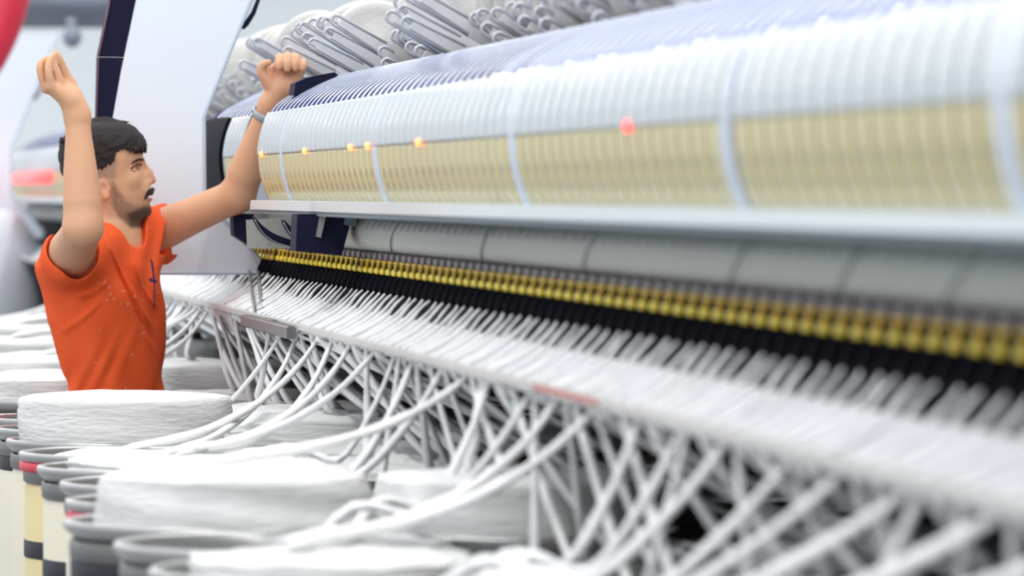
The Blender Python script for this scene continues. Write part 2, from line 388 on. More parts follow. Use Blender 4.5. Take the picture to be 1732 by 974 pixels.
# ------------------------------------------------------------------ tall partition panels
def panel(Y, lbl, name='partition_panel', full=True):
    k = 1.0
    r = empty(name, lbl, 'panel', (0,0,0))
    def P(px, py): p = at(px, py, 13.2); return (p[0], p[2])
    out = [P(262,-150),(P(205,120)),P(190,205),P(178,300),P(196,462),P(436,462),P(441,452),P(440,438),P(352,345),P(346,330),P(345,198),P(352,178),P(425,0),P(480,-150)]
    MB().prism(out, 0, .05).build('panel_sheet', M['panel'], r, False).location.y = Y
    def off(poly, a): return poly
    edge = MB().tube([(p[0],-.002,p[1]) for p in out[4:]], .0045, 8); e = edge.build('edge_trim', M['panele'], r); e.location.y = Y
    dk = [P(196,-150),P(186,0),P(166,95),P(163,215),P(160,330),P(179,330),P(191,203),P(236,0),P(268,-150)]
    MB().prism(dk, .01, .07).build('dark_side_band', M['navy'], r, False).location.y = Y
    MB().tube([(p[0],.005,p[1]) for p in (P(186,0),P(167,95),P(163.5,215))], .002, 6).build('band_edging', M['maroon'], r).location.y = Y
    hb = MB().tube([(p[0],.03,p[1]) for p in (P(446,-20),P(430,22),P(418,40),P(412,48))], [.004,.006,.007,.004], 8).build('hinge_bar', M['navy'], r); hb.location.y = Y
    if full:
        MB().tube([at(421,458,13.22), at(433,541,11.95)], .0038, 8).build('bracket_rod', M['rod'], r)
        MB().tube([at(437,458,13.22), at(446,547,11.90)], .0052, 8).build('bracket_rod', M['rod'], r)
        MB().box((1.070,10.95,H-.304),(1.089,12.02,H-.277), .004).build('bracket_foot', M['dsteel'], r, False)
        MB().box((1.074,11.35,H-.277),(1.087,11.60,H-.273), .001).build('foot_plate', M['rim'], r, False)
    return r
panel(13.2, 'tall pale panel standing across the machine behind the worker, dark band on its left edge')
p2 = panel(23.57, 'blurred pale panel far behind the raised right hand', full=False)
# ------------------------------------------------------------------ piecing carriage between the hoods
pc = empty('service_carriage', 'dark navy service carriage with two curved blades under the hoods', 'carriage', (0,0,0))
def PX(px, py, Y): p = at(px, py, Y); return p
def quadprism(pts, Y, d, name, m, bl=None):
    q = [(PX(a,b,Y)[0], PX(a,b,Y)[2]) for a, b in pts]
    return MB().prism(q, Y, Y+d).build(name, m, pc, False)
quadprism([(503,362),(500,425),(578,432),(597,362)], 11.0, .12, 'housing', M['navy'])
quadprism([(394,360),(396,398),(424,416),(430,362)], 12.9, .1, 'rear_housing', M['navy'])
quadprism([(418,372),(420,420),(505,420),(505,368)], 12.6, .03, 'backing_plate', M['duct'])
quadprism([(542,362),(535,400),(543,402),(552,362)], 10.975, .02, 'chrome_slide', M['rim'])
quadprism([(586,362),(583,380),(602,383),(604,362)], 10.93, .02, 'clip', M['gap'])
def blade(path, wd, Y, nm):
    P = catmull([PX(a,b,Y) for a,b in path], 6); n = len(P)
    V = []; 
    for i, p in enumerate(P):
        s = math.sin(PI*(i+1.2)/(n+1.4))**.6; hw_ = wd*s
        V += [p+np.array([0,-.03,hw_]), p+np.array([0,.03,hw_]), p+np.array([.0,.03,-hw_]), p+np.array([0,-.03,-hw_])]
    Fc = [(4*i+k,4*i+(k+1)%4,4*i+4+(k+1)%4,4*i+4+k) for i in range(n-1) for k in range(4)]+[(3,2,1,0),(4*n-4,4*n-3,4*n-2,4*n-1)]
    mesh(nm, V, Fc, M['navy'], pc, False)
    MB().tube([p+np.array([0,-.032,-wd*.9*math.sin(PI*(i+1.2)/(n+1.4))**.6]) for i,p in enumerate(P)], .0012, 6).build('blade_edge', M['rim'], bpy.data.objects[nm] if False else pc)
blade([(429,369),(441,386),(462,402),(492,412),(524,419)], .0095, 12.1, 'blade')
blade([(478,374),(490,390),(508,406),(540,420),(580,431)], .0105, 11.6, 'blade')
quadprism([(497,160),(500,140),(520,131),(545,126),(566,122),(572,127),(556,140),(530,160)], 12.15, .12, 'top_cap', M['navy'])
# ------------------------------------------------------------------ cans
CT = H-.519
def can(body, band=None, low=False):
    r = empty('sliver_can', '', 'can')
    MB().lathe([(.232,.0),(.240,.01),(.240,.99),(.236,.998)], 56).build('body', M[body], r)
    if low is not None:
        ct, cb = (.885, .850) if not low else (.998, .968)
        MB().lathe([(.2405,cb),(.242,cb+.003),(.242,ct-.003),(.2405,ct)], 56).build('stripe', M['cblack'], r)
    MB().lathe([(.238,.998),(.243,1.002),(.243,1.012),(.2445,1.016),(.243,1.020),(.243,1.028),(.238,1.03)], 56).build('steel_collar', M['steel'], r)
    MB().lathe([(.228,1.0),(.232,1.03),(.244,1.040),(.252,1.048),(.253,1.055),(.250,1.060),(.243,1.061),(.236,1.056),(.232,1.04),(.228,1.0)], 56).build('rim', M['rim'], r)
    if band: MB().lathe([(.243,1.022),(.2505,1.024),(.2515,1.030),(.2505,1.040),(.244,1.042)], 56).build('band', M[band], r)
    MB().lathe([(0,1.030),(.15,1.036),(.2,1.036),(.228,1.030)], 40).build('spring_plate', M['dsteel'], r)
    return r
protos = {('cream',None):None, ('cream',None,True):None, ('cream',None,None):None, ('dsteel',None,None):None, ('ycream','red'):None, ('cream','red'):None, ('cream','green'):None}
def noise2(q, z, seed):
    rs = np.random.RandomState(seed); o = 0
    for f in (2,3,5,8,13,21):
        o = o + math.sin(f*q+rs.uniform(0,6.28)+z*rs.uniform(20,120))/f**.8*rs.uniform(.6,1)
    return o
def coil(loc, r, h, seed, ragged=.004, dome=.01, taper=0):
    prof = [(r*.99,-.045),(r,0)]
    m = 14
    for i in range(1, m+1): prof.append((r*(1-taper*(i/m)), h*i/m*.93))
    prof += [(r*(1-taper)-.006, h*.985), (r*(1-taper)-.02, h+.0), (r*.7, h+dome), (r*.4, h+dome*.8), (r*.2,h+dome*.2), (.02, h-.01)]
    V = []; n = 90
    for j, (rr, z) in enumerate(prof):
        for k in range(n):
            q = 2*PI*k/n; d = noise2(q, z, seed)
            e = rr + ragged*d*(1 if j < len(prof)-2 else 0) - .0015*math.cos(z*520+2*math.sin(3*q))
            zz = z + (ragged*.8*noise2(q*1.0, rr*2, seed+5) if z > h*.6 else ragged*.15*d)
            V.append((e*math.cos(q), e*math.sin(q), zz))
    m_ = len(prof)
    Fc = [(i*n+k, i*n+(k+1)%n, (i+1)*n+(k+1)%n, (i+1)*n+k) for i in range(m_-1) for k in range(n)]+[tuple(range((m_-1)*n, m_*n))]
    o = mesh('sliver_coil', V, Fc, M['cotton']); o.location = loc; return o
R1X, R2X, R3X, R4X = .757, 1.172, 1.59, 1.98
cans = []
names = {}
def put_can(x, y, key, label, group=None):
    if protos[key] is None: protos[key] = can(*key); r = protos[key]
    else: r = clone(protos[key])
    r.location = (x, y, 0); r.rotation_euler = (0,0,0); r['label'] = label
    if group: r['group'] = group
    elif 'group' in r: del r['group']
    cans.append((x, y)); return r
K = ('cream',None)
near1 = {0:(0,('cream',None,None),'sliver can in front of the worker carrying the tall upright white coil'),
 1:(0,('ycream','red'),'yellowish sliver can with bright red band, just below the tall coil'),
 2:(.008,K,'sliver can carrying a thin ragged white layer, below the bright red band'),
 3:(.02,K,'sliver can mostly hidden between the thin ragged layer and the low domed coil'),
 4:(0,('cream','red'),'sliver can with pinkish red band, left of the domed coil'),
 5:(-.035,('cream',None,True),'sliver can under the wide domed white coil at lower left'),
 6:(.008,K,'big blurred empty steel rim can at lower left'),
 7:(.02,K,'can at the bottom edge with a little white sliver'),
 8:(.0,K,'nearest can of the aisle row, at the bottom edge of the view')}
for k, (dx, key, lb) in near1.items(): put_can(R1X+dx, 11.25-.56*k, key, lb)
for k in range(1, 21):
    y = 11.25+.56*k
    if k == 3: continue
    if k < 3: put_can(R1X, y, ('cream',None,True), ['','steel rimmed can left of the worker, directly behind the tall coil','steel rimmed can touching the worker, second behind the tall coil'][k])
    else: put_can(R1X, y, K if k%3 else ('cream','red'), 'blurred far can behind the worker in the aisle row', 'far aisle row cans')
R2Y = [8.17-.56, 8.17, 8.73, 9.29, 9.85, 10.41, 10.97, 11.53, 12.09, 12.65]+[13.21+.56*i for i in range(14)]
lb2 = ['steel can under the long strand at the bottom centre','can carrying the tall pale coil at the bottom centre','can directly behind the tall pale coil at the bottom centre','second row can below hanging strands, left of centre','second row can with flat white layer, left of centre',
       'second row can with flattened coil beside a red band','second row can with a fluffy ragged coil','second row can holding strands right of the tall coil','second row can right of the tall upright coil','second row can right of the shirt hem']
for i, y in enumerate(R2Y):
    if i < 10: put_can(R2X+(.05 if i == 0 else 0), y, ('cream','green') if i == 1 else K, lb2[i])
    else: put_can(R2X, y, K, 'blurred can in the second row beyond the worker', 'far second row cans')
for y in (7.05, 6.49, 5.93, 5.37): put_can(R2X+.02, y, K, 'dark can under the hanging strands at the bottom right', 'second row cans at the bottom right')
for i in range(24): put_can(R3X, 5.65+.56*i, ('dsteel',None,None), 'can in shadow below the machine, third row', 'third row cans under the strands')  # bodies coloured dark to deepen the shade under the machine
for i in range(20): put_can(R4X, 5.93+.56*i, ('dsteel',None,None), 'can in deep shadow against the machine core, fourth row', 'fourth row cans under the machine')  # same darkened bodies, shade put into the colour
def C(x, y, r, h, seed, lb, grp=None, **kw):
    o = coil((x, y, 1.045), r, h, seed, **kw); return tag(o, lb, 'sliver coil', grp)
C(R1X, 11.25, .226, .105, 1, 'tall upright white sliver coil in front of the worker', ragged=.0028, dome=.006)
C(R1X+.05, 10.13, .235, .028, 2, 'thin ragged white sliver layer on the can below the red band', ragged=.005)
C(.742, 8.45, .226, .088, 3, 'wide domed white sliver coil at lower left', dome=.016, taper=.05, ragged=.005)
C(R1X+.02, 7.33, .19, .030, 4, 'low white sliver heap at the bottom edge', ragged=.008)
C(R2X-.005, 8.17, .226, .098, 5, 'tall pale sliver coil at the bottom centre', ragged=.0025, dome=.004)
C(R2X, 10.97, .228, .068, 6, 'fluffy ragged sliver coil right of the tall one', ragged=.008)
C(R2X, 10.41, .235, .03, 7, 'flattened white sliver coil beneath the fluffy one', ragged=.006)
C(R2X, 11.53, .225, .06, 8, 'white coil where long strands land, right of the tall upright coil', ragged=.006)
C(R2X, 9.85, .225, .028, 9, 'flat white sliver layer behind crossing strands', ragged=.006)
C(R2X, 12.09, .22, .04, 10, 'low coil beside the shirt hem', ragged=.006)
C(R1X, 10.69, .20, .006, 21, 'thin sliver remnant inside the can with bright red band', ragged=.004)
for k in (4,5,6,8,9,11,13,15): C(R1X, 11.25+.56*k, .226, .04+.03*((k*7)%3), 30+k, 'blurred far white coil on an aisle row can', 'far aisle row coils', ragged=.005)
for k in range(0, 10): C(R2X, 13.21+.56*k, .226, .03+.03*((k*5)%3), 50+k, 'blurred far white coil right of the shirt', 'far second row coils', ragged=.006)
for k in range(1, 22, 6): C(R3X, 6.77+.56*k, .222, .05, 70+k, 'white coil in the shadow of the third row', 'third row coils', ragged=.006)
# ------------------------------------------------------------------ slivers
rnd = random.Random(11)
def sliver(i, y):
    row = [1,2,2,1,3,2,1,2,3,2][i % 10] if y < 13.6 else [1,1,2,1,3][i % 5]
    if 11.5 < y < 13.3 and row == 1: row = rnd.choice([2,3,2])
    a0 = (1.219, y, H-.199); dy0 = rnd.uniform(-.03,.03); j = rnd.uniform(-.004,.004)
    P = [a0, (1.204+j, y-.01+dy0*.2, H-.214), (1.178, y-.02+dy0*.5, H-.240), (1.145, y-.01+dy0, H-.263), (1.119, y+dy0, H-.277), (1.1105, y+dy0, H-.287), (1.110, y+dy0, H-.302)]
    R = [.0035, .006, .0088, .0105, .0105, .009, .009]
    tx = {1:R1X, 2:R2X, 3:R3X, 4:R4X}[row]
    # nearest can of that row (slightly toward the viewer)
    ymax = y+.25
    tgt = min((c for c in cans if abs(c[0]-tx) < .1 and not (row == 1 and abs(c[1]-11.25) < .06)), key=lambda c: abs(c[1]-(y+rnd.uniform(-.35,.2))))
    th = rnd.uniform(0, 2*PI); rr = rnd.uniform(.02,.17)
    ex, ey = tgt[0]+(abs(rr*math.cos(th)) if row == 1 else rr*math.cos(th)), tgt[1]+rr*math.sin(th)
    top = {1:H-.455, 2:H-.46, 3:H-.47, 4:H-.47}[row]+rnd.uniform(-.03,.01)
    # height of what lies in the can
    for o, (cx_, cy_, hh) in coils.items():
        if abs(cx_-tgt[0]) < .09 and abs(cy_-tgt[1]) < .05: top = 1.045+hh+.007
    if all(abs(cx_-tgt[0]) >= .09 or abs(cy_-tgt[1]) >= .05 for (cx_,cy_,_) in coils.values()): top = 1.008
    sx, sy, sz = P[-1]; dx, dy, dz = ex-sx, ey-sy, top-sz
    if row == 1:
        P += [(sx+dx*.16, sy+dy*.2, sz+dz*.34), (sx+dx*.40, sy+dy*.45, sz+dz*.66), (sx+dx*.72, sy+dy*.75, sz+dz*(.90 if top>1.04 else .62)), (ex, ey, top)]
        R += [.0115, .0140, .0155, .0165]
        e2 = (ex-.07, ey+.05*rnd.choice([-1,1]), top-.014); P.append(e2); R.append(.012)
    else:
        P += [(sx+dx*.30, sy+dy*.3, sz+dz*.35), (sx+dx*.62, sy+dy*.65, sz+dz*.70), (ex, ey, top)]
        R += [.0115, .0140, .0155]
        P.append((ex+.03, ey+.05, top-.012)); R.append(.009)
    Q = catmull(P, 4); t = np.linspace(0, len(P)-1, len(Q)); RR = np.interp(t, range(len(P)), R)*np.array([1+.12*math.sin(k*1.3+i) for k in range(len(Q))])*rnd.uniform(.85,1.2)
    if row == 1: Q = [np.array([p[0], p[1]+.01*math.sin(k*.3+i), p[2]]) for k, p in enumerate(Q)]
    RR = list(RR); RR[-1] = .002; RR[-2] *= .5; RR[-3] *= .8
    mb = MB().tube(Q, RR, 10, flat=.5)
    o = mb.build('sliver', M['sliver'])
    return row, o
coils = {}
for o in bpy.data.objects:
    if o.name.startswith('sliver_coil'): 
        zz = max(v.co.z for v in o.data.vertices); coils[o.name] = (o.location.x, o.location.y, zz)
i = 0
for y in list(np.arange(4.15, 19.4, .1)):
    row, o = sliver(i, y); i += 1
    far = y > 13.1
    where = {1:'sweeping left to the aisle row cans', 2:'dropping to the second row cans', 3:'hanging steeply into the shade', 4:'slanting back deep under the machine'}[row]
    sz = 'by the bracket foot' if y > 10.9 else 'below the navy carriage' if y > 9.2 else 'just left of the red tape' if y > 7.3 else 'just right of the red tape' if y > 5.9 else 'at the far right of the view'
    if far: tag(o, 'blurred white sliver beyond the bracket, '+where, 'sliver', 'far slivers '+where)
    else: tag(o, 'white sliver '+sz+', '+where, 'sliver', 'slivers '+sz+' '+where)
# ------------------------------------------------------------------ far background
rd = MB().tube(catmull([at(-60,140,21), at(-20,80,21), at(8,10,21), at(20,-60,21)], 6), .09, 24).build('red_duct', M['redlamp'] if False else M['red'])
tag(rd, 'blurred red curved duct at the top left corner', 'duct')
dd = MB().tube([(.9,28,H+1.12),(1.92,28,H+1.12)], .26, 24); dd.tube([(.9,27.4,H+1.0),(1.86,27.6,H+.98)], .05, 12); dd.tube([(1.2,27.3,H+1.15),(1.2,27.3,H+1.5)], .1, 12)
tag(dd.build('overhead_duct', M['haze']), 'dark blurred overhead ductwork behind the top of the raised hand', 'duct')
hl = MB().ell(at(122,62,24.5), (.045,.05,.05)); hl.tube([at(122,62,24.5), at(120,30,24.5)], .02, 8)
tag(hl.build('hanging_fixture', M['haze']), 'small dark blurred fixture above right of the raised hand', 'fixture')
rl = MB().tube([at(28,302,ofpx(28,1.143)), at(84,300,ofpx(84,1.143))], .022, 14).build('red_light_bar', M['redlamp'])
tag(rl, 'blurred red light bar on the far hoods at the left edge', 'lamp')
V = []
sk = MB().lathe([(.17,0),(.20,.1),(.21,.6),(.205,1.0),(.19,1.2),(.15,1.36),(.09,1.46),(.03,1.50),(0,1.505)], 40)
sk.V = [(x*(1+.06*math.sin(5*math.atan2(y,x)+z*6)), y*(1+.06*math.sin(4*math.atan2(y,x)+z*9)), z) for x,y,z in sk.V]
so = sk.build('covered_stack', M['sack']); so.location = (at(4,400,23.1)[0], 23.1, 0)
tag(so, 'blurred grey-white covered rounded stack at the left edge', 'sack')
# ------------------------------------------------------------------ the worker
class SDF:
    def __init__(s, lo, hi, h):
        s.lo = np.array(lo, float); s.h = h; s.n = np.ceil((np.array(hi)-s.lo)/h).astype(int)+1
        s.ax = [s.lo[k]+h*np.arange(s.n[k]) for k in range(3)]; s.v = np.full(s.n, .05, np.float32)
    def sub(s, lo, hi):
        a = np.clip(np.floor((np.array(lo)-s.lo)/s.h).astype(int), 0, s.n-1); b = np.clip(np.ceil((np.array(hi)-s.lo)/s.h).astype(int)+1, 1, s.n)
        if np.any(b <= a): return None, None
        sl = tuple(slice(a[k], b[k]) for k in range(3)); g = np.meshgrid(*[s.ax[k][sl[k]].astype(np.float32) for k in range(3)], indexing='ij')
        return sl, g
    def comb(s, sl, d, k, op='u'):
        v = s.v[sl]
        if op == 'u':
            hh = np.maximum(k-np.abs(v-d), 0)/k; s.v[sl] = np.minimum(v, d)-hh*hh*k*.25
        else:
            d = -d; hh = np.maximum(k-np.abs(v-d), 0)/k; s.v[sl] = np.maximum(v, d)+hh*hh*k*.25
    def cap(s, a, b, ra, rb, k=.02, op='u'):
        a = np.array(a, float); b = np.array(b, float); m = max(ra, rb)+.05
        sl, g = s.sub(np.minimum(a,b)-m, np.maximum(a,b)+m)
        if sl is None: return
        ab = b-a; L = np.dot(ab,ab)+1e-12
        t = np.clip(((g[0]-a[0])*ab[0]+(g[1]-a[1])*ab[1]+(g[2]-a[2])*ab[2])/L, 0, 1)
        d = np.sqrt((g[0]-a[0]-t*ab[0])**2+(g[1]-a[1]-t*ab[1])**2+(g[2]-a[2]-t*ab[2])**2)-(ra+(rb-ra)*t)
        s.comb(sl, d, k, op)
    def chain(s, P, R, k=.015):
        if len(P) > 2:
            Q = catmull(P, 4); R = list(np.interp(np.linspace(0, len(P)-1, len(Q)), range(len(P)), R)); P = Q
        P = np.array(P, float); m = max(R)+.05; sl, g = s.sub(P.min(0)-m, P.max(0)+m)
        if sl is None: return
        best = None
        for i in range(len(P)-1):
            a = P[i]; ab = P[i+1]-a; L = np.dot(ab,ab)+1e-12
            t = np.clip(((g[0]-a[0])*ab[0]+(g[1]-a[1])*ab[1]+(g[2]-a[2])*ab[2])/L, 0, 1)
            d = np.sqrt((g[0]-a[0]-t*ab[0])**2+(g[1]-a[1]-t*ab[1])**2+(g[2]-a[2]-t*ab[2])**2)-(R[i]+(R[i+1]-R[i])*t)
            best = d if best is None else np.minimum(best, d)
        s.comb(sl, best, k)
    def ell(s, c, r, k=.02, op='u', R=None):
        c = np.array(c, float); m = max(r)+.05; sl, g = s.sub(c-m, c+m)
        if sl is None: return
        x, y, z = g[0]-c[0], g[1]-c[1], g[2]-c[2]
        if R is not None: x, y, z = (R[0][0]*x+R[0][1]*y+R[0][2]*z, R[1][0]*x+R[1][1]*y+R[1][2]*z, R[2][0]*x+R[2][1]*y+R[2][2]*z)
        k0 = np.sqrt((x/r[0])**2+(y/r[1])**2+(z/r[2])**2); k1 = np.sqrt((x/r[0]**2)**2+(y/r[1]**2)**2+(z/r[2]**2)**2)+1e-6
        s.comb(sl, k0*(k0-1)/k1, k, op)
    def mesh(s):
        v = s.v; n = v.shape; sg = v < 0
        acc = np.zeros((n[0]-1,n[1]-1,n[2]-1,3), np.float32) ; cnt = np.zeros((n[0]-1,n[1]-1,n[2]-1), np.float32)
        m = np.array(n)-1; edges = []
        for ax in range(3):
            o = [(ax+1)%3, (ax+2)%3]
            a = [slice(None)]*3; b = [slice(None)]*3; a[ax] = slice(0,-1); b[ax] = slice(1,None)
            I = np.argwhere(sg[tuple(a)] != sg[tuple(b)])
            J = I.copy(); J[:,ax] += 1
            va = v[I[:,0],I[:,1],I[:,2]]; vb = v[J[:,0],J[:,1],J[:,2]]; t = va/(va-vb)
            p = I.astype(np.float32); p[:,ax] += t
            ok = (I[:,o[0]]>0)&(I[:,o[1]]>0)&(I[:,o[0]]<m[o[0]])&(I[:,o[1]]<m[o[1]])
            I = I[ok]; p = p[ok]; va = va[ok]; edges.append((ax, o, I, va < 0))
            for d0 in (0,1):
                for d1 in (0,1):
                    c = I.copy(); c[:,o[0]] -= d0; c[:,o[1]] -= d1
                    np.add.at(acc, (c[:,0],c[:,1],c[:,2]), p); np.add.at(cnt, (c[:,0],c[:,1],c[:,2]), 1)
        cells = np.argwhere(cnt > 0); idx = np.full(cnt.shape, -1, np.int64); idx[cells[:,0],cells[:,1],cells[:,2]] = np.arange(len(cells))
        V = acc[cells[:,0],cells[:,1],cells[:,2]]/cnt[cells[:,0],cells[:,1],cells[:,2]][:,None]
        V = V*s.h+s.lo; Fs = []
        for ax, o, I, neg in edges:
            q = []
            for d0, d1 in ((0,0),(1,0),(1,1),(0,1)):
                c = I.copy(); c[:,o[0]] -= d0; c[:,o[1]] -= d1; q.append(idx[c[:,0],c[:,1],c[:,2]])
            q = np.stack(q, 1); q[~neg] = q[~neg][:, ::-1]; Fs.append(q)
        return V, np.concatenate(Fs)
def slices(tab, x, y, z, L, Fv, ex=2.2):
    """tab rows: z, cx, cy, half width along L, half depth along Fv; returns approximate distance"""
    T = np.array(sorted(tab)); zz = z[0,0,:]
    cx, cy, a, b = [np.interp(zz, T[:,0], T[:,i])[None,None,:].astype(np.float32) for i in (1,2,3,4)]
    u = (x-cx)*L[0]+(y-cy)*L[1]; v = (x-cx)*Fv[0]+(y-cy)*Fv[1]
    return ((np.abs(u)/a)**ex+(np.abs(v)/b)**ex)**(1/ex)-1, np.minimum(a, b)
YM = 12.9
def W(px, py, dy=0): return at(px, py, YM+dy)
sc_ = 1/703.
A30 = math.radians(30); Fv = (math.cos(A30), -math.sin(A30)); Lv = (math.sin(A30), math.cos(A30))
def torso_tab(off=0):
    t = []
    for py, cx, a, b in ((352,190,.060,.060),(372,186,.075,.066),(388,180,.125,.082),(400,176,.165,.094),(420,171,.182,.112),(450,168,.180,.128),(500,172,.172,.130),(540,177,.165,.124),(600,187,.152,.113),(665,198,.134,.100),(720,200,.142,.106),(780,200,.165,.118)):
        p = W(cx, py); t.append((p[2], p[0], YM, a+off, b+off))
    return t
RS, RE, RW = W(120,432,-.17), W(141,384,-.40), W(131,196,-.37)
LS, LE, LW = W(252,398,.14), W(402,330,-.02), W(457,176,-.12)
lo = W(48,760,-.5); hi = W(540,70,.5)
B = SDF((lo[0],YM-.47,W(0,700)[2]), (hi[0],YM+.26,W(0,70)[2]), .003)
# torso
sl, g = B.sub(B.lo, (W(330,0)[0], YM+.3, W(0,340)[2]))
d, mn = slices(torso_tab(-.012), g[0], g[1], g[2], Lv, Fv, 2.3); B.comb(sl, d*mn, .01)
B.cap(W(188,400,.0), W(181,345,0), .058, .056, .03)       # neck
B.cap(W(215,408,-.02), W(212,368,-.0), .022, .03, .03)
# arms
B.chain([W(150,440,-.06), RS, (RS+RE)/2, RE], [.06,.056,.050,.044], .03)
fa = RW-RE
B.chain([RE, RE+fa*.22, RE+fa*.5, RE+fa*.8, RW], [.043,.0455,.040,.0315,.0285], .02)
B.ell(RE+np.array([-.004,.0,-.006]), (.036,.036,.034), .02)
B.cap(RW, RW+(W(126,178,-.37)-RW), .028, .027, .015)
B.chain([W(215,415,.06), LS, LS+(LE-LS)*.5, LE], [.06,.054,.0445,.040], .03)
fb = LW-LE
B.chain([LE, LE+fb*.25, LE+fb*.6, LW], [.041,.043,.034,.0265], .02)
# right hand: pinching thumb and forefinger, wrist bent back
D = -.37
B.chain([RW, W(118,165,D), W(100,150,D)], [.027,.026,.022], .014)
B.cap(W(118,168,D-.012), W(86,146,D-.02), .021, .013, .012); B.cap(W(122,160,D+.01), W(100,136,D+.02), .022, .013, .012)
B.cap(W(116,172,D+.01), W(84,150,D+.025), .018, .012, .012)
def finger(P, R): B.chain(P, R, .004)
finger([W(102,140,D-.012), W(95,120,D-.014), W(91,109,D-.012), W(91,99,D-.008), W(93,90,D-.004)], [.0115,.0100,.0094,.0085,.007])
finger([W(88,147,D-.024), W(83,126,D-.028), W(82,111,D-.024), W(85,101,D-.018), W(90,94,D-.012)], [.0108,.0098,.0094,.0084,.007])
finger([W(77,151,D+.000), W(70,128,D-.004), W(68,112,D-.002), W(73,103,D+.004), W(82,99,D+.008)], [.0108,.0096,.0092,.0084,.007])
finger([W(80,152,D+.024), W(73,132,D+.026), W(72,118,D+.026), W(77,109,D+.022), W(84,104,D+.016)], [.010,.0088,.0084,.0076,.0066])
finger([W(120,146,D+.014), W(112,128,D+.010), W(105,112,D+.004), W(99,98,D-.002), W(95,90,D-.004)], [.017,.0120,.0105,.0095,.0072])
# left hand: raised, palm to the viewer, fingers curled forward
D = -.13
B.chain([LW, W(466,160,D), W(474,143,D)], [.027,.027,.026], .014)
B.cap(W(468,150,D), W(459,120,D+.01), .023, .017, .012); B.cap(W(478,148,D), W(478,118,D+.012), .022, .017, .012)
B.cap(W(486,148,D), W(495,118,D+.012), .022, .016, .012); B.cap(W(490,148,D), W(506,122,D+.012), .018, .014, .012)
for (x0, x1, yt, yb, r) in ((468,473,97,116,.0118),(484,487,95,119,.0118),(499,501,97,118,.0112),(510,513,104,119,.0098)):
    finger([W(x0,120,D+.014), W(x1,yt+5,D+.010), W(x1,yt+1,D-.010), W(x1,(yt+yb)/2,D-.030), W(x1-1,yb-2,D-.034)], [r,r,r*.97,r*.92,r*.75])
finger([W(459,146,D-.006), W(447,130,D-.012), W(442,118,D-.014), W(447,109,D-.020), W(454,106,D-.026)], [.0185,.0135,.0120,.0110,.0085])
# head
YH = YM-.005
HT = []
for py, fx, bx, hw in ((206,188,158,.006),(209,203,143,.028),(215,214,132,.044),(228,227,119,.060),(243,235,110,.069),(258,240,105,.0745),(270,241.5,104,.076),(277,240,104.5,.0755),(287,241,106,.074),(300,244,110,.071),(312,252,117,.068),(320,255.5,123,.066),(330,256,130,.064),(340,252.5,138,.061),(350,251.5,146,.057),(360,250.5,155,.051),(368,243,166,.042),(375,232,182,.026),(379,222,196,.008)):
    f_, b_ = W(fx,py)[0], W(bx,py)[0]; HT.append((W(0,py)[2], (f_+b_)/2, YH, hw, (f_-b_)/2))
def head_d(g, off=0):
    T = np.array(sorted(HT)); zz = g[2][0,0,:]
    cx, hw, hd = [np.interp(zz, T[:,0], T[:,i])[None,None,:] for i in (1,3,4)]
    dz = np.maximum(np.maximum(zz-T[-1,0], T[0,0]-zz), 0)[None,None,:]
    u = np.abs(g[1]-YH); v = g[0]-cx
    # narrower towards the face: width shrinks forward below the brow
    low = np.clip((W(0,262)[2]-g[2])/.09, 0, 1); fwd = np.clip(v/hd, 0, 1); wd = hw*(1-.30*low*fwd**1.5)
    ex = 2.15
    d = (((u/wd)**ex+(np.abs(v)/hd)**ex)**(1/ex)-1)*np.minimum(hw, hd)*.95
    return d-off+dz
sl, g = B.sub(W(85,392,-.13), W(262,196,.12)+np.array([0,0,0])); B.comb(sl, head_d(g).astype(np.float32), .022)
YF = YH
B.ell(W(233,269,0), (.012,.040,.0065), .012)                                        # brow ridge
B.ell(W(233,283,-.033), (.012,.017,.0085), .010, 's'); B.ell(W(233,283,.033-.01), (.012,.017,.0085), .010, 's')
B.cap(W(240,274,0), W(252,292,-.0), .0065, .0085, .010); B.cap(W(252,292,0), W(257.5,304,0), .0085, .0098, .006)
B.ell(W(246,299,-.002), (.012,.014,.012), .010); B.ell(W(250,309,-.013), (.010,.0075,.0075), .006); B.ell(W(250,309,.013-.01), (.010,.0075,.0075), .006)
B.ell(W(252.5,328,-.005), (.0105,.022,.0048), .005); B.ell(W(251,337,-.005), (.0105,.019,.0052), .005)
B.ell(W(247,332.5,-.005), (.018,.020,.0010), .004, 's')
B.ell(W(246,357,-.005), (.014,.020,.013), .014)
B.ell(W(222,303,-.045), (.018,.016,.016), .02)                                     # cheekbone
B.ell(W(195,352,-.035), (.040,.020,.014), .02)                                     # jaw angle
# ear
cr, sr = math.cos(-.22), math.sin(-.22); RM = [[cr,0,-sr],[0,1,0],[sr,0,cr]]
B.ell(W(175,320,-.082), (.0185,.0085,.0275), .006, 'u', RM); B.ell(W(176,317,-.094), (.0100,.010,.0150), .004, 's', RM)
B.ell(W(180,333,-.086), (.0085,.0065,.0080), .004); B.ell(W(184,321,-.083), (.004,.006,.006), .004)
def surf(px, py, push=0, y0=-.11):      # point on the near side of the face
    for y in np.arange(y0, .02, .0008):
        p = W(px, py, y); k = np.round((p-B.lo)/B.h).astype(int)
        if B.v[k[0],k[1],k[2]] < 0: break
    return W(px, py, y-push)
V, Fq = B.mesh()
